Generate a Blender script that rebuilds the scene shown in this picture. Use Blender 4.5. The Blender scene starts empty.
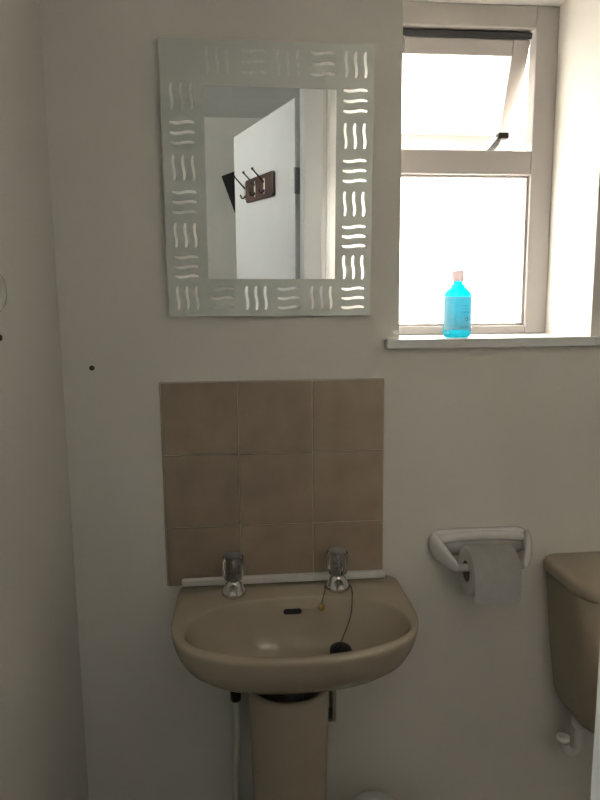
import bpy, bmesh, math, random
from mathutils import Vector, Matrix
random.seed(7)
C = bpy.context.scene.collection
sin, cos, pi = math.sin, math.cos, math.pi

# ------------------------------------------------------------------ camera, sky, sun, exposure
CAM = Vector((0.0, -1.27, 1.36))
F_PX = 620.0
pitch, yaw, roll = math.radians(7.9), math.radians(4.97), math.radians(-0.54)
fw = Vector((sin(yaw)*cos(pitch), cos(yaw)*cos(pitch), -sin(pitch)))
rt0 = Vector((cos(yaw), -sin(yaw), 0)); up0 = rt0.cross(fw)
rt = cos(roll)*rt0 + sin(roll)*up0; up = -sin(roll)*rt0 + cos(roll)*up0
cam_d = bpy.data.cameras.new('camera'); cam = bpy.data.objects.new('camera', cam_d); C.objects.link(cam)
cam_d.sensor_width = 36.0; cam_d.sensor_fit = 'AUTO'; cam_d.lens = 36.0*F_PX/800.0; cam_d.clip_start = 0.01
cam.matrix_world = Matrix(((rt.x, up.x, -fw.x, CAM.x), (rt.y, up.y, -fw.y, CAM.y), (rt.z, up.z, -fw.z, CAM.z), (0, 0, 0, 1)))
sc = bpy.context.scene
sc.camera = cam
sc.view_settings.view_transform = 'Standard'; sc.view_settings.look = 'None'
sc.view_settings.gamma = 1.0; sc.view_settings.use_curve_mapping = False
sc.view_settings.exposure = 0.0

SKY, SUN = 2.5, 106.0
SKY_LOBE = 1.5                      # added brighter lobe of sky to the right, meant to lift the left wall
w = bpy.data.worlds.new('sky'); sc.world = w; w.use_nodes = True
nt = w.node_tree; nt.nodes.clear()
wo = nt.nodes.new('ShaderNodeOutputWorld'); bg = nt.nodes.new('ShaderNodeBackground')
tc = nt.nodes.new('ShaderNodeTexCoord'); sp = nt.nodes.new('ShaderNodeSeparateXYZ'); rp = nt.nodes.new('ShaderNodeValToRGB')
rp.color_ramp.elements[0].position = 0.0; rp.color_ramp.elements[0].color = (0.42, 0.40, 0.37, 1)
rp.color_ramp.elements[1].position = 0.12; rp.color_ramp.elements[1].color = (1.0, 0.99, 0.97, 1)
nt.links.new(tc.outputs['Generated'], sp.inputs[0]); nt.links.new(sp.outputs['Z'], rp.inputs[0])
nt.links.new(rp.outputs[0], bg.inputs[0])
dp = nt.nodes.new('ShaderNodeVectorMath'); dp.operation = 'DOT_PRODUCT'; dp.inputs[1].default_value = Vector((0.86, 0.46, 0.16)).normalized()
mr = nt.nodes.new('ShaderNodeMapRange'); mr.interpolation_type = 'SMOOTHSTEP'
for i_, v_ in ((1, 0.80), (2, 0.97), (3, SKY), (4, SKY + SKY_LOBE)): mr.inputs[i_].default_value = v_
nt.links.new(tc.outputs['Generated'], dp.inputs[0]); nt.links.new(dp.outputs['Value'], mr.inputs[0]); nt.links.new(mr.outputs[0], bg.inputs[1])
nt.links.new(bg.outputs[0], wo.inputs[0])

sd = bpy.data.lights.new('sun', 'SUN'); sd.energy = SUN; sd.angle = math.radians(20); sd.color = (1.0, 0.94, 0.85)
so = bpy.data.objects.new('sun', sd); C.objects.link(so)
so.rotation_euler = Vector((0.10, -1.0, 0.02)).to_track_quat('-Z', 'Y').to_euler()

def portal(name, loc, size, direction):
    d = bpy.data.lights.new(name, 'AREA'); d.shape = 'RECTANGLE'; d.size, d.size_y = size
    d.cycles.is_portal = True
    o = bpy.data.objects.new(name, d); C.objects.link(o); o.location = loc
    o.rotation_euler = Vector(direction).to_track_quat('-Z', 'Y').to_euler()
portal('window_portal', (0.52, 0.40, 1.68), (0.62, 0.85), (0, -1, 0))
hl = bpy.data.lights.new('hall_fill_light', 'AREA'); hl.shape = 'RECTANGLE'; hl.size, hl.size_y = 0.40, 0.42
hl.energy = 22.0; hl.color = (0.98, 0.99, 0.96)          # added light outside the invented hall window, brightens the door
ho = bpy.data.objects.new('hall_fill_light', hl); C.objects.link(ho); ho.location = (-1.64, -1.375, 2.02)
ho.rotation_euler = Vector((1, 0, 0)).to_track_quat('-Z', 'Y').to_euler()

# ------------------------------------------------------------------ materials
def mat(name, col, rough=0.6, metal=0.0, noise=0.0, nscale=8.0, bump=0.0, bscale=60.0, spec=0.5, coat=0.0, trans=0.0, ior=1.45):
    m = bpy.data.materials.new(name); m.use_nodes = True
    n = m.node_tree.nodes; L = m.node_tree.links; b = n['Principled BSDF']
    b.inputs['Base Color'].default_value = (*col, 1); b.inputs['Roughness'].default_value = rough
    b.inputs['Metallic'].default_value = metal; b.inputs['Specular IOR Level'].default_value = spec
    b.inputs['Coat Weight'].default_value = coat; b.inputs['Transmission Weight'].default_value = trans
    b.inputs['IOR'].default_value = ior
    t = n.new('ShaderNodeTexCoord')
    if noise:
        x = n.new('ShaderNodeTexNoise'); x.inputs['Scale'].default_value = nscale; x.inputs['Detail'].default_value = 5
        L.new(t.outputs['Object'], x.inputs['Vector'])
        r = n.new('ShaderNodeValToRGB')
        r.color_ramp.elements[0].position = 0.3; r.color_ramp.elements[1].position = 0.7
        r.color_ramp.elements[0].color = (*[c*(1-noise) for c in col], 1)
        r.color_ramp.elements[1].color = (*[min(1, c*(1+noise)) for c in col], 1)
        L.new(x.outputs['Fac'], r.inputs[0]); L.new(r.outputs[0], b.inputs['Base Color'])
    if bump:
        x = n.new('ShaderNodeTexNoise'); x.inputs['Scale'].default_value = bscale; x.inputs['Detail'].default_value = 6
        L.new(t.outputs['Object'], x.inputs['Vector'])
        bp = n.new('ShaderNodeBump'); bp.inputs['Strength'].default_value = bump; bp.inputs['Distance'].default_value = 0.002
        L.new(x.outputs['Fac'], bp.inputs['Height']); L.new(bp.outputs[0], b.inputs['Normal'])
    return m

def sheer(name, tcol, dcol, tw, gloss=0.04, grough=0.1):
    """light passing straight through (tcol) mixed with light scattered through (dcol) and a little gloss"""
    m = bpy.data.materials.new(name); m.use_nodes = True
    n = m.node_tree.nodes; L = m.node_tree.links; n.remove(n['Principled BSDF']); out = n['Material Output']
    a = n.new('ShaderNodeBsdfTransparent'); a.inputs[0].default_value = (*tcol, 1)
    d = n.new('ShaderNodeBsdfTranslucent'); d.inputs[0].default_value = (*dcol, 1)
    g = n.new('ShaderNodeBsdfGlossy'); g.inputs['Roughness'].default_value = grough
    x = n.new('ShaderNodeMixShader'); x.inputs[0].default_value = tw; L.new(d.outputs[0], x.inputs[1]); L.new(a.outputs[0], x.inputs[2])
    y = n.new('ShaderNodeMixShader'); y.inputs[0].default_value = gloss; L.new(x.outputs[0], y.inputs[1]); L.new(g.outputs[0], y.inputs[2])
    L.new(y.outputs[0], out.inputs[0])
    return m

M = {}
M['wall'] = mat('white_wall_paint', (0.78, 0.755, 0.70), 0.7, noise=0.03, nscale=3, bump=0.25, bscale=45, spec=0.3)
M['ceil'] = mat('ceiling_paint', (0.88, 0.87, 0.85), 0.8, noise=0.02)
M['floor'] = mat('dark_vinyl', (0.035, 0.029, 0.024), 0.5, noise=0.2, nscale=14)
M['gloss'] = mat('white_gloss_paint', (0.82, 0.82, 0.80), 0.3, noise=0.02, nscale=6)
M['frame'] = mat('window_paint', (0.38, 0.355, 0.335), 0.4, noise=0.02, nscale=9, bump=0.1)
M['tile'] = mat('brown_tile', (0.315, 0.25, 0.185), 0.32, noise=0.13, nscale=13)
M['grout'] = mat('grout', (0.50, 0.44, 0.36), 0.8, noise=0.08, nscale=40)
M['basin'] = mat('beige_ceramic', (0.45, 0.385, 0.29), 0.18, noise=0.015, coat=0.3)
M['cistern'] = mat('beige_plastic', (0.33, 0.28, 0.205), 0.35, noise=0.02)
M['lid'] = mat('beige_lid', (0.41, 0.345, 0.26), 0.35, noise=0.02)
M['chrome'] = mat('chrome', (0.75, 0.75, 0.76), 0.12, metal=1.0, noise=0.03)
M['steel'] = mat('worn_steel', (0.30, 0.30, 0.31), 0.35, metal=1.0, noise=0.5, nscale=260)
M['acrylic'] = mat('clear_acrylic', (0.92, 0.93, 0.93), 0.04, noise=0.02, trans=1.0, ior=1.35)
M['cap_grey'] = mat('grey_cap', (0.22, 0.22, 0.22), 0.35, noise=0.05)
M['black'] = mat('black_rubber', (0.015, 0.015, 0.016), 0.4, noise=0.1)
M['brass'] = mat('brass', (0.45, 0.30, 0.12), 0.3, metal=1.0, noise=0.1)
M['chain'] = mat('dull_chain', (0.13, 0.105, 0.08), 0.35, metal=1.0, noise=0.1)
M['white_strip'] = mat('white_strip', (0.80, 0.78, 0.74), 0.45, noise=0.05, nscale=30)
M['ceramic_white'] = mat('white_ceramic', (0.80, 0.79, 0.76), 0.2, noise=0.015, coat=0.3)
M['paper'] = mat('tissue_paper', (0.92, 0.90, 0.87), 0.95, noise=0.03, nscale=60, bump=0.4, bscale=220, spec=0.1)
M['card'] = mat('cardboard', (0.25, 0.2, 0.15), 0.9, noise=0.1)
M['plastic_white'] = mat('white_plastic', (0.74, 0.73, 0.69), 0.35, noise=0.02)
M['hose'] = mat('pale_hose', (0.80, 0.76, 0.66), 0.4, noise=0.05)
M['bin'] = mat('pale_grey_plastic', (0.66, 0.68, 0.66), 0.3, noise=0.03)
M['wood_dark'] = mat('dark_wood', (0.075, 0.035, 0.028), 0.35, noise=0.35, nscale=18)
M['iron'] = mat('black_iron', (0.03, 0.028, 0.028), 0.35, metal=0.7, noise=0.1)
M['plate'] = mat('bright_plate', (0.80, 0.78, 0.72), 0.25, metal=1.0, noise=0.05)
M['black_panel'] = mat('black_panel', (0.012, 0.012, 0.012), 0.35, noise=0.1)
M['screw'] = mat('brown_plug', (0.07, 0.045, 0.03), 0.6, noise=0.2)
M['mirror'] = mat('silvered_glass', (0.90, 0.92, 0.91), 0.0, metal=1.0)
M['frost'] = mat('etched_glass', (0.58, 0.61, 0.58), 0.55, metal=0.75, noise=0.04, nscale=5)
M['worn'] = mat('worn_etching', (0.63, 0.66, 0.63), 0.42, metal=0.8, noise=0.1, nscale=120)
M['glass'] = sheer('obscured_glass', (1, 1, 1), (0.95, 0.95, 0.95), 0.85)
M['hallglass'] = sheer('hall_glass', (1, 1, 1), (0.9, 0.9, 0.9), 0.45)
M['liquid'] = sheer('blue_mouthwash', (0.012, 0.38, 0.45), (0.02, 0.38, 0.44), 0.5, 0.05, 0.08)
M['label'] = sheer('pale_blue_label', (0.5, 0.70, 0.75), (0.52, 0.66, 0.70), 0.15, 0.03, 0.3)
_n = M['label'].node_tree; _d = _n.nodes.new('ShaderNodeBsdfDiffuse'); _d.inputs[0].default_value = (0.80, 0.86, 0.88, 1)
_x = _n.nodes.new('ShaderNodeMixShader'); _x.inputs[0].default_value = 0.62; _o = _n.nodes['Material Output']
_s = _o.inputs[0].links[0].from_socket; _n.links.new(_s, _x.inputs[1]); _n.links.new(_d.outputs[0], _x.inputs[2]); _n.links.new(_x.outputs[0], _o.inputs[0])
M['print'] = mat('label_print', (0.05, 0.16, 0.24), 0.6, noise=0.05)
M['cap'] = sheer('white_cap', (0.14, 0.125, 0.125), (0.34, 0.295, 0.295), 0.05, 0.05, 0.3)

def brick_mat():
    m = bpy.data.materials.new('pale_brick'); m.use_nodes = True
    n = m.node_tree.nodes; L = m.node_tree.links; b = n['Principled BSDF']
    t = n.new('ShaderNodeTexCoord'); mp = n.new('ShaderNodeMapping'); mp.inputs['Rotation'].default_value = (pi/2, 0, pi/2)
    k = n.new('ShaderNodeTexBrick'); k.inputs['Scale'].default_value = 4.6
    k.inputs['Color1'].default_value = (0.62, 0.50, 0.38, 1); k.inputs['Color2'].default_value = (0.66, 0.57, 0.46, 1)
    k.inputs['Mortar'].default_value = (0.16, 0.15, 0.14, 1); k.inputs['Mortar Size'].default_value = 0.02
    L.new(t.outputs['Object'], mp.inputs[0]); L.new(mp.outputs[0], k.inputs['Vector'])
    L.new(k.outputs['Color'], b.inputs['Base Color']); b.inputs['Roughness'].default_value = 0.9
    return m
M['brick'] = brick_mat()

# ------------------------------------------------------------------ helpers
def link(name, bm, m, parent=None, smooth=False, bevel=0.0, bseg=2, sub=0):
    me = bpy.data.meshes.new(name); bmesh.ops.recalc_face_normals(bm, faces=bm.faces[:]); bm.to_mesh(me); bm.free()
    o = bpy.data.objects.new(name, me); C.objects.link(o); me.materials.append(m)
    if smooth:
        for p in me.polygons: p.use_smooth = True
    if bevel:
        d = o.modifiers.new('bevel', 'BEVEL'); d.width = bevel; d.segments = bseg; d.limit_method = 'ANGLE'; d.harden_normals = False
    if sub:
        d = o.modifiers.new('sub', 'SUBSURF'); d.levels = d.render_levels = sub
    if parent: o.parent = parent
    return o
def auto_smooth(o, ang=40):
    me = o.data
    for p in me.polygons: p.use_smooth = True
    bm = bmesh.new(); bm.from_mesh(me)
    for e in bm.edges:
        if len(e.link_faces) == 2 and e.calc_face_angle(0) > math.radians(ang): e.smooth = False
    bm.to_mesh(me); bm.free()
    return o
def empty(name, loc=(0, 0, 0)):
    o = bpy.data.objects.new(name, None); C.objects.link(o); o.location = loc; o.empty_display_size = 0.02
    return o
def tag(o, label, cat, group=None):
    o['label'] = label; o['category'] = cat
    if group: o['group'] = group
    return o
def struct(o): o['kind'] = 'structure'; return o
def B(): return bmesh.new()
def box(bm, x0, x1, y0, y1, z0, z1, mtx=None):
    vs = [bm.verts.new(p) for p in ((x0,y0,z0),(x1,y0,z0),(x1,y1,z0),(x0,y1,z0),(x0,y0,z1),(x1,y0,z1),(x1,y1,z1),(x0,y1,z1))]
    if mtx: 
        for v in vs: v.co = mtx @ v.co
    for f in ((0,3,2,1),(4,5,6,7),(0,1,5,4),(1,2,6,5),(2,3,7,6),(3,0,4,7)): bm.faces.new([vs[i] for i in f])
    return bm
def loft(bm, rings, cap0=True, cap1=True, closed=True):
    R = [[bm.verts.new(p) for p in r] for r in rings]
    n = len(R[0])
    for a, b in zip(R, R[1:]):
        for i in range(n if closed else n-1):
            j = (i+1) % n
            bm.faces.new((a[i], a[j], b[j], b[i]))
    if cap0: bm.faces.new(R[0][::-1])
    if cap1: bm.faces.new(R[-1])
    return bm
def lathe(bm, prof, loc=(0, 0, 0), n=40, axis='z', cap0=True, cap1=True, lobes=0, depth=0.0, mtx=None):
    rings = []
    for r, z in prof:
        ring = []
        for i in range(n):
            a = 2*pi*i/n
            q = r*(1-depth*(0.5+0.5*cos(lobes*a))) if lobes else r
            p = Vector((q*cos(a), q*sin(a), z))
            if axis == 'x': p = Vector((p.z, p.x, p.y))
            if axis == 'y': p = Vector((p.x, p.z, p.y))
            if mtx: p = mtx @ p
            ring.append(p + Vector(loc))
        rings.append(ring)
    return loft(bm, rings, cap0, cap1)
def smooth_path(pts, k=8):
    P = [Vector(p) for p in pts]; out = []
    for i in range(len(P)-1):
        p0 = P[max(i-1, 0)]; p1 = P[i]; p2 = P[i+1]; p3 = P[min(i+2, len(P)-1)]
        for s in range(k):
            t = s/k
            out.append(0.5*((2*p1)+(p2-p0)*t+(2*p0-5*p1+4*p2-p3)*t*t+(3*p1-p0-3*p2+p3)*t**3))
    out.append(P[-1]); return out
def tube(bm, pts, r, n=14, k=8, flat=1.0):
    path = smooth_path(pts, k) if k else [Vector(p) for p in pts]
    rs = r if isinstance(r, (list, tuple)) else None
    rings = []; prev = None
    for i, p in enumerate(path):
        t = (path[min(i+1, len(path)-1)] - path[max(i-1, 0)]).normalized()
        if prev is None:
            a = Vector((1, 0, 0)) if abs(t.x) < 0.8 else Vector((0, 1, 0))
            u = (a - t*a.dot(t)).normalized()
        else: u = (prev - t*prev.dot(t)).normalized()
        prev = u; v = t.cross(u)
        if rs:
            f = i/(len(path)-1)*(len(rs)-1); j = min(int(f), len(rs)-2); q = rs[j]+(rs[j+1]-rs[j])*(f-j)
        else: q = r
        rings.append([p + u*q*cos(2*pi*s/n) + v*q*flat*sin(2*pi*s/n) for s in range(n)])
    return loft(bm, rings)
def rrect(cx, cy, hx, hy, r, z, k=6):
    """rounded rectangle in plan; r = radius or four radii (++ , -+ , -- , +-)"""
    rr = r if isinstance(r, (list, tuple)) else [r]*4
    out = []
    for q, (sx, sy) in enumerate(((1, 1), (-1, 1), (-1, -1), (1, -1))):
        rad = rr[q]; x = cx+sx*(hx-rad); y = cy+sy*(hy-rad)
        for i in range(k+1):
            a = pi/2*(q + i/k)
            out.append(Vector((x+rad*cos(a), y+rad*sin(a), z)))
    return out

# ------------------------------------------------------------------ the room
WX0, WX1, WZ0, WZ1 = 0.318, 0.734, 1.290, 2.052     # window recess in the back wall
b = B(); T = 0.30
box(b, -0.72, WX0, 0, T, 0, 2.39); box(b, WX1, 1.90, 0, T, 0, 2.39)
box(b, WX0, WX1, 0, T, 0, WZ0); box(b, WX0, WX1, 0, T, WZ1, 2.39)
bmesh.ops.remove_doubles(b, verts=b.verts[:], dist=1e-5)
struct(link('wall_back', b, M['wall']))
b = B(); box(b, -0.62, -0.365, -0.52, 0, 0, 2.39); box(b, -0.72, -0.62, -0.965, 0, 0, 2.39)
struct(link('wall_left', b, M['wall']))
b = B(); box(b, 1.80, 1.90, -2.10, 0, 0, 2.39); struct(link('wall_right', b, M['wall']))
DX0, DX1, DZ = -0.585, 0.235, 2.085
b = B(); box(b, -1.60, DX0, -1.085, -0.965, 0, 2.39); box(b, DX1, 0.45, -1.085, -0.965, 0, 2.39); box(b, 0.39, 0.45, -2.20, -1.085, 0, 2.39); box(b, 0.45, 1.90, -2.20, -2.10, 0, 2.39); box(b, DX0, DX1, -1.085, -0.965, DZ, 2.39)
struct(link('wall_front', b, M['wall']))
b = B()     # hall wall to the left, with an opening for the invented window
box(b, -1.60, -1.50, -3.20, -1.60, 0, 2.39); box(b, -1.60, -1.50, -1.15, -0.965, 0, 2.39)
box(b, -1.60, -1.50, -1.60, -1.15, 0, 1.75); box(b, -1.60, -1.50, -1.60, -1.15, 2.3, 2.39)
struct(link('wall_hall_left', b, M['wall']))
b = B(); box(b, 0.45, 0.55, -3.20, -2.20, 0, 2.39); struct(link('wall_hall_right', b, M['wall']))
b = B(); box(b, -1.60, 0.55, -3.30, -3.20, 0, 2.39); struct(link('wall_hall_far', b, M['wall']))
b = B(); box(b, -1.60, 1.90, -3.30, 0.30, -0.05, 0); struct(link('floor', b, M['floor']))
b = B(); box(b, -1.60, 1.90, -3.30, 0.30, 2.39, 2.45); struct(link('ceiling', b, M['ceil']))
b = B(); box(b, -0.045, 0.62, -2.62, -2.36, 2.372, 2.39); struct(link('trim_3', b, M['gloss'], bevel=0.004))   # hatch frame on the hall ceiling
b = B(); box(b, 1.16, 1.28, 1.12, 2.6, -0.5, 3.2); struct(link('wall_outside', b, M['brick']))

# invented hall window, put in for the added light on the door
hw = struct(empty('added_hall_window', (-1.55, -1.375, 1.75)))
b = B()
for a in ((-1.60, -1.57, 1.75, 2.3), (-1.18, -1.15, 1.75, 2.3), (-1.57, -1.18, 1.75, 1.78), (-1.57, -1.18, 2.27, 2.3)):
    box(b, -0.03, 0.03, a[0]+1.375, a[1]+1.375, a[2]-1.75, a[3]-1.75)
link('window_frame', b, M['gloss'], hw, bevel=0.003)
b = B(); box(b, -0.003, 0.003, -0.20, 0.20, 0.025, 0.525); link('window_pane', b, M['hallglass'], hw)

# ------------------------------------------------------------------ bathroom window
win = struct(empty('window_1', (0.526, 0.2, 1.307)))
ox, oy, oz = 0.526, 0.2, 1.307
def wbox(b, x0, x1, y0, y1, z0, z1): box(b, x0-ox, x1-ox, y0-oy, y1-oy, z0-oz, z1-oz)
FY0, FY1 = 0.200, 0.236
b = B()
wbox(b, WX0, 0.340, FY0, FY1, 1.307, WZ1); wbox(b, 0.680, WX1, FY0, FY1, 1.307, WZ1)
wbox(b, 0.340, 0.680, FY0, FY1, 1.307, 1.328); wbox(b, 0.340, 0.680, FY0, FY1, 2.0035, WZ1)
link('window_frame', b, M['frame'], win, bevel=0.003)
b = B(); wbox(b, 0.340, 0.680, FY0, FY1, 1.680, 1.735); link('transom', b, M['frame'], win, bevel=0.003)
b = B()      # glazing beads of the fixed light
wbox(b, 0.673, 0.680, 0.208, 0.222, 1.328, 1.680); wbox(b, 0.340, 0.347, 0.208, 0.222, 1.328, 1.680)
wbox(b, 0.347, 0.673, 0.208, 0.222, 1.328, 1.334); wbox(b, 0.347, 0.673, 0.208, 0.222, 1.674, 1.680)
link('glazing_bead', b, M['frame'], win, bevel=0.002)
b = B(); wbox(b, 0.340, 0.680, 0.222, 0.226, 1.328, 1.680); link('window_pane', b, M['glass'], win)
# top hung sash, swung out at the bottom
th = math.radians(20)
PIV = Vector((0, 0.226, 2.002))
Rs = Matrix.Translation(PIV - Vector((ox, oy, oz))) @ Matrix.Rotation(th, 4, 'X')
SH = 0.268      # sash height
b = B(); x0, x1, y0, y1 = 0.342, 0.677, -0.010, 0.030
box(b, x0, 0.378, y0, y1, -SH, -0.012, Rs); box(b, 0.637, x1, y0, y1, -SH, -0.012, Rs)
box(b, 0.378, 0.637, y0, y1, -0.048, -0.012, Rs); box(b, 0.378, 0.637, y0, y1, -SH, -SH+0.050, Rs)
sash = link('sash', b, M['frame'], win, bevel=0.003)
b = B(); box(b, 0.373, 0.642, 0.008, 0.012, -SH+0.045, -0.043, Rs); link('sash_pane', b, M['glass'], sash)
b = B(); box(b, 0.342, 0.677, -0.014, 0.006, -0.0115, 0.001, Rs); link('dark_gap_strip', b, M['black'], sash)  # black strip along the gap between head and sash
# lever stay
b = B()
q = Vector((0.604-ox, 0.262-oy, 1.7375-oz))
tube(b, [q+Vector((-0.012, -0.012, 0.0)), q+Vector((0.004, -0.02, 0.020)), q+Vector((0.016, -0.022, 0.038))], [0.010, 0.0095, 0.008], 12, 5, 0.7)
stay = link('window_stay', b, M['steel'], win, True)
b = B(); box(b, q.x+0.006, q.x+0.032, q.y-0.034, q.y-0.014, q.z+0.032, q.z+0.046); link('catch', b, M['iron'], stay, bevel=0.002)
b = B(); box(b, q.x-0.035, q.x+0.012, q.y-0.02, q.y+0.012, q.z-0.0045, q.z+0.003); link('stay_plate', b, M['plate'], stay, bevel=0.001)
# sill board
b = B(); box(b, 0.288, 0.318, -0.024, 0.0, 1.287, 1.307); box(b, 0.734, 0.775, -0.024, 0.0, 1.287, 1.307)
box(b, 0.318, 0.734, -0.024, 0.232, 1.287, 1.307); bmesh.ops.remove_doubles(b, verts=b.verts[:], dist=1e-5)
struct(link('trim_1', b, M['gloss'], bevel=0.003))

# ------------------------------------------------------------------ doorway behind the camera, seen in the mirror
b = B()
box(b, 0.207, DX1, -1.09, -0.96, 0, 2.062); box(b, DX0, -0.557, -1.09, -0.96, 0, 2.062); box(b, DX0, DX1, -1.09, -0.96, 2.062, DZ)
box(b, 0.207, 0.270, -0.965, -0.938, 0, 2.125); box(b, -0.620, -0.557, -0.965, -0.938, 0, 2.125); box(b, -0.557, 0.207, -0.965, -0.938, 2.062, 2.125)
box(b, 0.285, 0.296, -0.965, -0.955, 0, 2.15)
struct(link('trim_2', b, M['gloss'], bevel=0.003))
A0 = Vector((0.192, -1.092, 0)); U = Vector((-0.2921, -0.9564, 0)).normalized(); N = Vector((-U.y*-1, 0, 0))
N = Vector((U.y, -U.x, 0))                 # out of the door face towards the mirror side
Dm = Matrix(((U.x, N.x, 0, A0.x), (U.y, N.y, 0, A0.y), (0, 0, 1, 0), (0, 0, 0, 1)))     # door coordinates: u, out, z
b = B(); box(b, 0.008, 0.778, -0.040, 0.0, 0.008, 2.022)
door = struct(link('door_1', b, M['gloss'], bevel=0.002)); door.matrix_world = Dm
for z in (1.745, 0.22):
    b = B(); box(b, -0.004, 0.010, -0.036, 0.001, z-0.045, z+0.045); lathe(b, [(0.005, z-0.045), (0.005, z+0.045)], (-0.004, 0.004, 0), 12)
    for k in (-0.025, 0.0, 0.025): lathe(b, [(0.003, 0), (0.003, 0.0015)], (0.002, 0.0005, z+k), 10, 'y')
    link('hinge', b, M['steel'], door)
b = B(); lathe(b, [(0.024, 0), (0.024, 0.006), (0.010, 0.008), (0.009, 0.035), (0.022, 0.045), (0.025, 0.055), (0.018, 0.066)], (0.72, 0, 1.0), 24, 'y')
link('door_knob', b, M['chrome'], door, True)

rack = tag(empty('coat_rack', (0, 0, 0)), 'dark wooden rack of three hooks on the white door in the mirror', 'coat rack')
rack.matrix_world = Dm @ Matrix.Translation((0.39, 0, 1.76))
b = B(); loft(b, [[Vector((p.x, y, p.y)) for p in rrect(0, 0, 0.176, 0.047, 0.012, 0)] for y in (0.0, 0.014)])
link('backboard', b, M['wood_dark'], rack, bevel=0.003)
for u in (0.165, 0.030, -0.090):
    b = B(); loft(b, [[Vector((p.x+u, y, p.y-0.003)) for p in rrect(0, 0, 0.009, 0.032, 0.0085, 0)] for y in (0.014, 0.019)])
    h = link('hook', b, M['plate'], rack, bevel=0.001)
    b = B(); tube(b, [(u, 0.018, 0.012), (u, 0.032, 0.026), (u, 0.049, 0.043), (u, 0.066, 0.060)], [0.0042, 0.0036, 0.003, 0.003], 10)
    bmesh.ops.create_uvsphere(b, u_segments=12, v_segments=8, radius=0.0055, matrix=Matrix.Translation((u, 0.066, 0.061)))
    link('upper_prong', b, M['iron'], h, True)
    b = B(); tube(b, [(u, 0.018, -0.016), (u, 0.024, -0.026), (u, 0.034, -0.028), (u, 0.039, -0.018)], 0.0030, 10)
    bmesh.ops.create_uvsphere(b, u_segments=12, v_segments=8, radius=0.004, matrix=Matrix.Translation((u, 0.039, -0.017)))
    link('lower_prong', b, M['iron'], h, True)

pn = tag(empty('wall_panel', (0.06, -3.2, 1.88)), 'black panel tilted on the hall wall behind the open white door', 'panel')
b = B(); box(b, -0.17, 0.17, -0.018, 0.018, -0.125, 0.125, Matrix.Translation((0.006, 0.075, 0.070)) @ Matrix.Rotation(math.radians(-19.6), 4, 'Y'))
link('panel', b, M['black_panel'], pn, bevel=0.003)
b = B(); box(b, -0.03, 0.03, 0.0, 0.06, -0.03, 0.03); link('mount', b, M['black'], pn)

# ------------------------------------------------------------------ mirror
MW, MH = 0.404, 0.509
tilt = math.radians(2.4)
mir = tag(empty('wall_mirror', (0.052, -0.010, 1.3565)), 'rectangular wall mirror with frosted border of clear wavy marks above the tiles', 'mirror')
mir.rotation_euler = (tilt, math.radians(0.3), 0)
b = B(); box(b, -MW/2, MW/2, 0.0, 0.005, 0, MH); link('mirror_glass', b, M['mirror'], mir)
def fu(u): return (u-0.5)*MW
def fv(v): return (1-v)*MH
I0, I1, V0, V1 = 0.197, 0.820, 0.159, 0.856
b = B(); y0, y1 = -0.0006, 0.0
box(b, fu(0), fu(I0), y0, y1, 0, MH); box(b, fu(I1), fu(1), y0, y1, 0, MH)
box(b, fu(I0), fu(I1), y0, y1, fv(V0), MH); box(b, fu(I0), fu(I1), y0, y1, 0, fv(V1))
link('frosted_border', b, M['frost'], mir)
cols = [0.094, 0.263, 0.430, 0.592, 0.754, 0.911]; rows = [0.072, 0.198, 0.323, 0.449, 0.571, 0.693, 0.811, 0.930]
def wave(b, cx, cz, vert, L=0.046, wd=0.0052, amp=0.0014):
    y = -0.0012; n = 18; ring0 = []
    pts = []
    for i in range(n+1):
        s = -L/2 + L*i/n; d = amp*sin(2*pi*i/n)
        wdt = wd/2*(0.55+0.45*min(1, 4*min(i, n-i)/n+0.35))
        pts.append(((d-wdt, s), (d+wdt, s)) if vert else ((s, -d-wdt), (s, -d+wdt)))
    R = [[Vector((cx+a[0], yy, cz+a[1])) for a, yy in ((p[0], y), (p[1], y), (p[1], y0), (p[0], y0))] for p in pts]
    loft(b, R)
b = B(); bw = B()
for r in range(8):
    for c in range(6):
        if 0 < r < 7 and 0 < c < 5: continue
        vert = (r+c) % 2 == 1
        if r == 0 and c == 0: continue
        tgt = bw if (r == 0 and c in (1, 2, 3)) else b
        for k in (-1, 0, 1):
            d = 0.0185*k
            wave(tgt, fu(cols[c]) + (d if vert else 0), fv(rows[r]) + (0 if vert else d), vert)
link('clear_wave_marks', b, M['mirror'], mir)
link('worn_wave_marks', bw, M['worn'], mir)

# ------------------------------------------------------------------ tiled splashback and sealing strip
spl = tag(empty('tile_splashback', (0.057, 0, 0.79)), 'brown tiled splashback, three tiles wide, between basin and mirror', 'tiles')
b = B(); box(b, -0.2325, 0.2300, -0.006, 0.0, 0.003, 0.436); link('grout', b, M['grout'], spl, bevel=0.002)
b = B()
xs = [-0.2295, -0.0755, 0.0785, 0.2290]; zs = [0.003, 0.130, 0.2845, 0.4345]
for i in range(3):
    for j in range(3):
        box(b, xs[i]+0.0008, xs[i+1]-0.0010, -0.0085, -0.004, zs[j]+0.0008, zs[j+1]-0.0010)
link('tiles', b, M['tile'], spl, bevel=0.0012)
b = B(); box(b, -0.218, 0.215, -0.022, -0.0085, 0.7955, 0.8110)
st = link('sealing_strip', b, M['white_strip'], bevel=0.003); st.location = (0.0745, 0, 0)
tag(st, 'thin white sealing strip along the back edge of the beige basin', 'strip')

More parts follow.
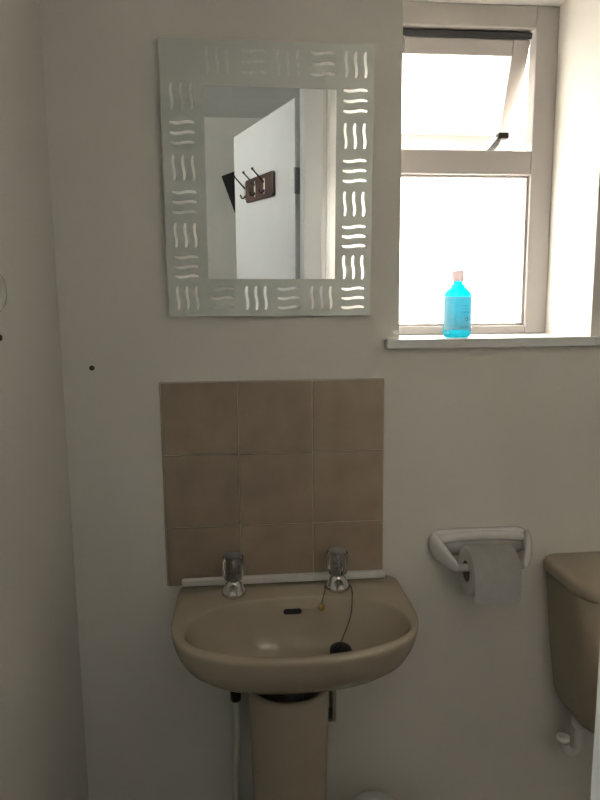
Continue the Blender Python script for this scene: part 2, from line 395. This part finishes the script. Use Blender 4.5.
# ------------------------------------------------------------------ basin
bx = 0.083
bas = tag(empty('wash_basin', (bx, 0, 0.795)), 'beige ceramic wash basin with two taps below the tiled splashback', 'basin')
def sup(t, p): return math.copysign(abs(t)**(2/p), t)
def outline(hw, yb, ym, yf, pf, pb, n=72):
    """plan outline: straight-ish back at yb, widest line at ym, rounded front at yf"""
    out = []
    for i in range(n):
        a = 2*pi*i/n; c, s = cos(a), sin(a)
        if s >= 0: out.append((hw*sup(c, pb), ym+(yb-ym)*sup(s, pb)))
        else: out.append((hw*sup(c, pf), ym-(ym-yf)*sup(-s, pf)))
    return out
OUT = outline(0.2315, -0.001, -0.150, -0.327, 2.6, 11)
INN = [(x + 0.003, y) for x, y in outline(0.2045, -0.090, -0.215, -0.307, 2.05, 2.45)]
def o_sec(s, z, sb=None):
    """outer section shrunk towards the wall side"""
    return [Vector((x*s, (y*s if y < -0.002 else y), z-0.795)) for x, y in OUT]
def i_sec(s, z, cy=-0.205):
    return [Vector((x*s, cy+(y-cy)*s, z-0.795)) for x, y in INN]
rings = [o_sec(0.20, 0.650), o_sec(0.50, 0.655), o_sec(0.66, 0.668), o_sec(0.74, 0.684), o_sec(0.85, 0.708), o_sec(0.93, 0.731), o_sec(0.972, 0.755), o_sec(0.990, 0.772), o_sec(0.997, 0.784), o_sec(1.0, 0.790), o_sec(0.9985, 0.7935), o_sec(0.993, 0.7955)]
rings += [[a*0.5+c*0.5 for a, c in zip(o_sec(0.993, 0.7955), i_sec(1.022, 0.7957))], i_sec(1.022, 0.7957)]
rings += [i_sec(1.006, 0.7945), i_sec(0.995, 0.7905), i_sec(0.980, 0.783, -0.204), i_sec(0.957, 0.773, -0.203), i_sec(0.91, 0.750, -0.201), i_sec(0.82, 0.726, -0.195), i_sec(0.70, 0.708, -0.180), i_sec(0.57, 0.697, -0.176), i_sec(0.38, 0.691, -0.176), i_sec(0.125, 0.688, -0.176)]
b = B(); loft(b, rings)
link('bowl', b, M['basin'], bas, True)
# overflow slot on the back of the bowl
b = B()
sl = [Vector((p.x, 0, p.y)) for p in rrect(0, 0, 0.0185, 0.0052, 0.005, 0)]
mo = Matrix.Translation((0.0, -0.0968, -0.027)) @ Matrix.Rotation(math.radians(-13), 4, 'X')
loft(b, [[mo @ (p + Vector((0, y, 0))) for p in sl] for y in (-0.0012, 0.004)])
link('overflow_slot', b, M['black'], bas)
b = B(); lathe(b, [(0.026, 0.6872), (0.026, 0.691), (0.020, 0.6925), (0.016, 0.690), (0.015, 0.68)], (0.003, -0.176, -0.794), 32)
link('drain', b, M['chrome'], bas, True)

def tap(x, y, label):
    t = tag(empty('basin_tap', (x, y, 0.7957)), label, 'tap', 'basin taps')
    b = B(); lathe(b, [(0.0245, 0), (0.0250, 0.004), (0.0225, 0.010), (0.0185, 0.017), (0.0165, 0.024), (0.012, 0.029), (0.010, 0.034)], n=40)
    link('base', b, M['chrome'], t, True)
    b = B(); tube(b, [(0, -0.006, 0.013), (0, -0.022, 0.018), (0, -0.038, 0.018), (0, -0.046, 0.013)], [0.0105, 0.0095, 0.009, 0.008], 16)
    link('spout', b, M['chrome'], t, True)
    b = B(); lathe(b, [(0.009, 0.030), (0.0185, 0.033), (0.0225, 0.040), (0.0245, 0.052), (0.0245, 0.068), (0.0215, 0.079)], n=64, lobes=8, depth=0.13)
    hd = link('handle', b, M['acrylic'], t, True)
    b = B(); lathe(b, [(0.0180, 0.0785), (0.0180, 0.082), (0.0165, 0.0832)], n=40); link('handle_cap', b, M['cap_grey'], hd)
    b = B(); lathe(b, [(0.0075, 0.032), (0.0065, 0.078)], n=20); link('spindle', b, M['steel'], hd, True)
    return t
tap(-0.034, -0.064, 'chrome basin tap with clear knob at the left end of the white strip')
tap(0.180, -0.0595, 'chrome basin tap with clear knob and the plug chain looped round it')

plug = tag(empty('sink_plug', (0.172, -0.151, 0.7010)), 'black basin plug on a thin chain inside the beige bowl', 'plug')
P0 = Vector((0.172, -0.151, 0.7010))
b = B(); mp_ = Matrix.Rotation(math.radians(14), 4, 'X')
lathe(b, [(0.016, -0.004), (0.018, 0.006), (0.0215, 0.008), (0.0215, 0.012), (0.012, 0.0145), (0.004, 0.016), (0.004, 0.021)], n=28, mtx=mp_)
link('stopper', b, M['black'], plug, True)
chain_pts = [(0.1405, -0.0985, 0.778), (0.148, -0.088, 0.7985), (0.152, -0.073, 0.7985), (0.155, -0.053, 0.7985), (0.166, -0.033, 0.7985), (0.182, -0.030, 0.7985), (0.198, -0.037, 0.7985), (0.2065, -0.057, 0.7985), (0.206, -0.084, 0.799), (0.203, -0.1035, 0.7945), (0.199, -0.115, 0.769), (0.189, -0.126, 0.744), (0.173, -0.146, 0.7235)]
b = B(); path = smooth_path(chain_pts, 16)
tube(b, chain_pts, 0.0009, 6, 8)
acc = 0; last = path[0]
for p in path:
    acc += (p-last).length; last = p
    if acc > 0.0038:
        acc = 0; bmesh.ops.create_icosphere(b, subdivisions=1, radius=0.0018, matrix=Matrix.Translation(p))
for v in b.verts: v.co -= P0
link('chain', b, M['chain'], plug, True)
b = B(); lathe(b, [(0.0078, -0.004), (0.0072, 0.003), (0.003, 0.005)], (0.1405-P0.x, -0.0985-P0.y, 0.775-P0.z), 20, mtx=Matrix.Rotation(math.radians(73), 4, 'X'))
link('chain_stay', b, M['brass'], plug, True)

# pedestal, pipes, brackets
ped = tag(empty('basin_pedestal', (0.072, 0, 0)), 'beige ceramic pedestal standing under the wash basin', 'pedestal')
def psec(hw, yf, z, ins=0.0):
    return [Vector((x, y, z)) for x, y in outline(hw-ins, -0.030-ins, -0.105, yf+ins, 2.2, 5, 48)]
rings = [psec(0.098, -0.225, 0.0), psec(0.096, -0.222, 0.05), psec(0.078, -0.197, 0.11), psec(0.0745, -0.190, 0.30), psec(0.0785, -0.195, 0.50), psec(0.083, -0.195, 0.622), psec(0.083, -0.195, 0.630, 0.003), psec(0.083, -0.195, 0.630, 0.010), psec(0.083, -0.195, 0.60, 0.013), psec(0.076, -0.193, 0.40, 0.014)]
b = B(); loft(b, rings); link('column', b, M['basin'], ped, True)
b = B(); tube(b, [(0.009, -0.140, 0.651), (0.009, -0.140, 0.60), (0.009, -0.140, 0.46)], 0.019, 16, 4); link('waste_pipe', b, M['cap_grey'], ped, True)

hose = tag(empty('water_hose', (-0.036, -0.055, 0)), 'pale water hose with dark valve hanging left of the pedestal', 'pipe')
b = B(); tube(b, [(0.001, 0, 0.585), (0.002, 0, 0.50), (-0.004, 0.0, 0.36), (-0.004, 0.005, 0.18), (0.0, 0.008, 0.0)], 0.0072, 14, 10); link('hose', b, M['hose'], hose, True)
b = B(); lathe(b, [(0.009, 0.555), (0.0115, 0.558), (0.0115, 0.582), (0.008, 0.586), (0.007, 0.70)], n=18); link('valve', b, M['iron'], hose, True)

br = tag(empty('pipe_bracket', (0.173, 0, 0.48)), 'small beige bracket on the wall right of the pedestal', 'bracket')
b = B(); box(b, -0.002, 0.007, -0.040, 0.0, 0.0, 0.178); box(b, -0.013, -0.002, -0.040, 0.0, 0.0, 0.008); link('bracket_plate', b, M['basin'], br, bevel=0.002)

# ------------------------------------------------------------------ toilet roll holder and roll
hol = tag(empty('toilet_roll_holder', (0.5, 0, 0.846)), 'white ceramic toilet roll holder fixed to the wall left of the cistern', 'holder')
b = B()
def hsec(y, hx, z0, z1, r): return [Vector((p.x, y, p.y)) for p in rrect(0, (z0+z1)/2, hx, (z1-z0)/2, r, 0)]
loft(b, [hsec(0.0, 0.112, -0.012, 0.047, 0.028), hsec(-0.010, 0.110, -0.010, 0.045, 0.026), hsec(-0.016, 0.098, -0.003, 0.036, 0.018)])
link('back_plate', b, M['ceramic_white'], hol, True, sub=0)
b = B()
loft(b, [[Vector((x, y, z)) for x, y, z in ring] for ring in [[(sx*0.098, -0.008, 0.038), (sx*0.098, -0.008, 0.022)][::1] for sx in (-1, 1)]], closed=False, cap0=False, cap1=False) if False else None
rings = []
for i in range(21):
    s = -1+2*i/20; x = 0.094*s
    rings.append([Vector((x, -0.012-0.012*cos(2*pi*k/12)-0.004, 0.034+0.010*sin(2*pi*k/12)-0.006*s*s)) for k in range(12)])
loft(b, rings); link('top_ridge', b, M['ceramic_white'], hol, True)
for sx in (-1, 1):
    rings = []
    for (y, cx, cz, hx, hz) in ((-0.004, 0.105, 0.020, 0.010, 0.025), (-0.026, 0.102, 0.016, 0.010, 0.027), (-0.048, 0.094, 0.008, 0.009, 0.024), (-0.066, 0.084, -0.001, 0.008, 0.018), (-0.078, 0.076, -0.008, 0.0065, 0.011), (-0.083, 0.072, -0.010, 0.003, 0.005)):
        rings.append([Vector((sx*cx + hx*cos(2*pi*k/20), y, cz + hz*sin(2*pi*k/20))) for k in range(20)])
    b = B(); loft(b, rings); link('arm', b, M['ceramic_white'], hol, True, sub=1)
RY, RZ = -0.074, 0.829
b = B(); lathe(b, [(0.008, -0.072), (0.008, 0.070)], (0, RY, RZ-0.841), 20, 'x'); link('spindle', b, M['ceramic_white'], hol, True)
rol = tag(empty('toilet_roll', (0.497, RY, RZ-0.003)), 'white toilet roll on the wall holder left of the cistern', 'toilet roll')
b = B(); lathe(b, [(0.0215, -0.049), (0.045, -0.049), (0.0492, -0.0485), (0.0502, -0.047), (0.0502, 0.047), (0.0492, 0.0485), (0.045, 0.049), (0.0215, 0.049)], n=72, axis='x', cap0=False, cap1=False)
auto_smooth(link('paper', b, M['paper'], rol))
b = B(); lathe(b, [(0.0215, -0.049), (0.0215, 0.049), (0.0200, 0.049), (0.0200, -0.049), (0.0215, -0.049)], n=40, axis='x', cap0=False, cap1=False)
auto_smooth(link('cardboard_core', b, M['card'], rol))
b = B(); ring = []
prof = [(0.0516*cos(a), 0.0516*sin(a)) for a in [math.radians(d) for d in range(70, 181, 6)]]
prof += [(-0.0519, -0.016), (-0.0514, -0.031), (-0.0502, -0.044), (-0.0492, -0.051)]
loft(b, [[Vector((x, p[0]*s, p[1]*s)) for p in prof] for x in (-0.0478, 0.0478) for s in (1.0,)], False, False, closed=False)
bmesh.ops.solidify(b, geom=b.faces[:], thickness=0.0005)
link('loose_sheet', b, M['paper'], rol, True)

# ------------------------------------------------------------------ cistern
cis = tag(empty('toilet_cistern', (0.862, 0, 0.46)), 'beige toilet cistern with rounded lid on the wall at the right edge', 'cistern')
def csec(hx, yf, z, r=0.05, yb=-0.002): return rrect(0, (yb+yf)/2, hx, (yb-yf)/2, [0.008, 0.008, r, r], z-0.46, 8)
b = B(); loft(b, [csec(0.120, -0.130, 0.462, 0.04), csec(0.143, -0.142, 0.466, 0.045), csec(0.162, -0.152, 0.482, 0.05), csec(0.174, -0.160, 0.51, 0.055), csec(0.182, -0.166, 0.56, 0.055), csec(0.194, -0.176, 0.66, 0.055), csec(0.206, -0.186, 0.796, 0.055)])
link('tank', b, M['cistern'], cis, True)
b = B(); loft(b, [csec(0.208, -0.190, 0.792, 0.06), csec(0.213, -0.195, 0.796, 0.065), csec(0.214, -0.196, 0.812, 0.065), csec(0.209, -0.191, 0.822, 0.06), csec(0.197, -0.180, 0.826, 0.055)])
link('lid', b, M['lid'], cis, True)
b = B(); lathe(b, [(0.012, 0.0), (0.012, -0.012), (0.008, -0.016)], (-0.11, -0.190, 0.29), 20, 'y'); box(b, -0.115, -0.045, -0.212, -0.204, 0.283, 0.297)
link('flush_lever', b, M['chrome'], cis, bevel=0.002)
el = tag(empty('overflow_elbow', (0.712, -0.08, 0.478)), 'white plastic pipe elbow hanging below the beige cistern', 'pipe')
b = B(); tube(b, [(0, 0, 0.010), (0, 0, -0.050), (-0.003, 0, -0.072), (-0.016, 0, -0.080), (-0.030, 0, -0.068), (-0.036, 0, -0.046)], 0.0095, 18, 8)
link('elbow_pipe', b, M['plastic_white'], el, True)
b = B(); lathe(b, [(0.0155, -0.018), (0.0165, -0.014), (0.0165, 0.002)], n=20); link('collar', b, M['plastic_white'], el, True)
b = B(); lathe(b, [(0.0135, -0.052), (0.0135, -0.040), (0.009, -0.040), (0.009, -0.05)], (-0.0365, 0, 0), 20); link('pipe_end', b, M['plastic_white'], el, True)

# ------------------------------------------------------------------ bottle of mouthwash on the sill
bot = tag(empty('mouthwash_bottle', (0.4545, 0.040, 1.3072)), 'clear blue mouthwash bottle with white cap on the window sill', 'bottle')
bot.rotation_euler = (0, 0, math.radians(14))
def bs(hx, hy, z, r): return rrect(0, 0, hx, hy, r, z, 8)
b = B(); loft(b, [bs(0.0235, 0.0175, 0.0, 0.016), bs(0.0275, 0.0205, 0.003, 0.018), bs(0.0295, 0.0220, 0.010, 0.019), bs(0.0295, 0.0220, 0.087, 0.019), bs(0.0284, 0.0213, 0.0925, 0.019), bs(0.0250, 0.0193, 0.098, 0.0178), bs(0.0205, 0.0172, 0.1025, 0.0165), bs(0.0160, 0.0155, 0.1060, 0.0150), bs(0.0145, 0.0145, 0.1090, 0.0144), bs(0.0142, 0.0142, 0.1115, 0.0141), bs(0.0100, 0.0100, 0.1130, 0.0099), bs(0.0098, 0.0098, 0.1185, 0.0097)])
link('bottle_body', b, M['liquid'], bot, True)
b = B(); lathe(b, [(0.0125, 0.1185), (0.0130, 0.1195), (0.0127, 0.1390), (0.0118, 0.1405)], n=48, lobes=24, depth=0.04); auto_smooth(link('cap', b, M['cap'], bot), 50)
def front(a0, a1, n, off):
    """points along the front of the bottle's rounded plan between arc fractions"""
    ring = bs(0.0295+off, 0.0220+off, 0, 0.019+off); m = len(ring)
    seg = [ring[i % m] for i in range(m)]
    # start at the middle of the left side, run along the front (-y) to the right side
    front_pts = [p for p in seg if p.y < 0.006]
    front_pts.sort(key=lambda p: math.atan2(p.x, -p.y))
    k0, k1 = int(a0*(len(front_pts)-1)), int(a1*(len(front_pts)-1))
    return front_pts[k0:k1+1]
fp = front(0, 1, 0, 0.0006)
b = B(); loft(b, [[Vector((p.x, p.y, z)) for p in fp] for z in (0.016, 0.0865)], False, False, closed=False)
bmesh.ops.solidify(b, geom=b.faces[:], thickness=0.0004)
lab = link('label', b, M['label'], bot, True)
b = B(); yl = -0.0230
for (x0, x1, z, hh) in ((-0.002, 0.014, 0.0665, 0.0004), (-0.004, 0.017, 0.060, 0.0004), (-0.005, 0.016, 0.0535, 0.0008), (0.0, 0.013, 0.0470, 0.0004), (-0.008, 0.014, 0.0225, 0.0006), (-0.008, 0.012, 0.0200, 0.0004)):
    x = x0
    while x < x1:
        L = random.uniform(0.0012, 0.0034); box(b, x, min(x+L, x1), yl-0.0002, yl, z-hh, z+hh); x += L+0.0008
n = 24
ro = [[Vector((0.0085+r*cos(2*pi*i/n), yy, 0.0385+r*1.05*sin(2*pi*i/n))) for i in range(n)] for r, yy in ((0.0042, yl-0.0002), (0.0020, yl-0.0002), (0.0020, yl), (0.0042, yl), (0.0042, yl-0.0002))]
loft(b, ro, False, False)
link('label_print', b, M['print'], lab)

# ------------------------------------------------------------------ small things
b = B(); lathe(b, [(0.0050, 0.0), (0.0048, -0.003), (0.0030, -0.004), (0.0028, -0.002)], (0, 0, 0), 20, 'y')
s = link('wall_plug', b, M['screw'], smooth=True); s.location = (-0.307, 0, 1.2568); tag(s, 'tiny brown wall plug in the bare wall left of the mirror', 'wall plug')
hk = tag(empty('wall_hook', (-0.365, -0.314, 1.397)), 'round white hook on the left wall, cut by the picture edge', 'hook')
b = B(); lathe(b, [(0.031, 0.0), (0.031, 0.004), (0.026, 0.009), (0.012, 0.0125), (0.004, 0.0105)], n=40, axis='x'); link('hook_base', b, M['ceramic_white'], hk, True)
b = B(); lathe(b, [(0.0045, 0.0), (0.0042, 0.002), (0.002, 0.003)], (0, 0.010, -0.068), 16, 'x'); link('fixing_screw', b, M['screw'], hk, True)
bn = tag(empty('lidded_bin', (0.250, -0.115, 0)), 'small pale bin with a domed lid on the floor right of the pedestal', 'bin')
b = B(); lathe(b, [(0.048, 0.0), (0.051, 0.004), (0.058, 0.306), (0.056, 0.308)], n=48); link('body', b, M['bin'], bn, True)
b = B(); lathe(b, [(0.060, 0.300), (0.0608, 0.309), (0.058, 0.318), (0.048, 0.330), (0.031, 0.338), (0.010, 0.3415), (0.002, 0.342)], n=48); link('lid', b, M['bin'], bn, True)
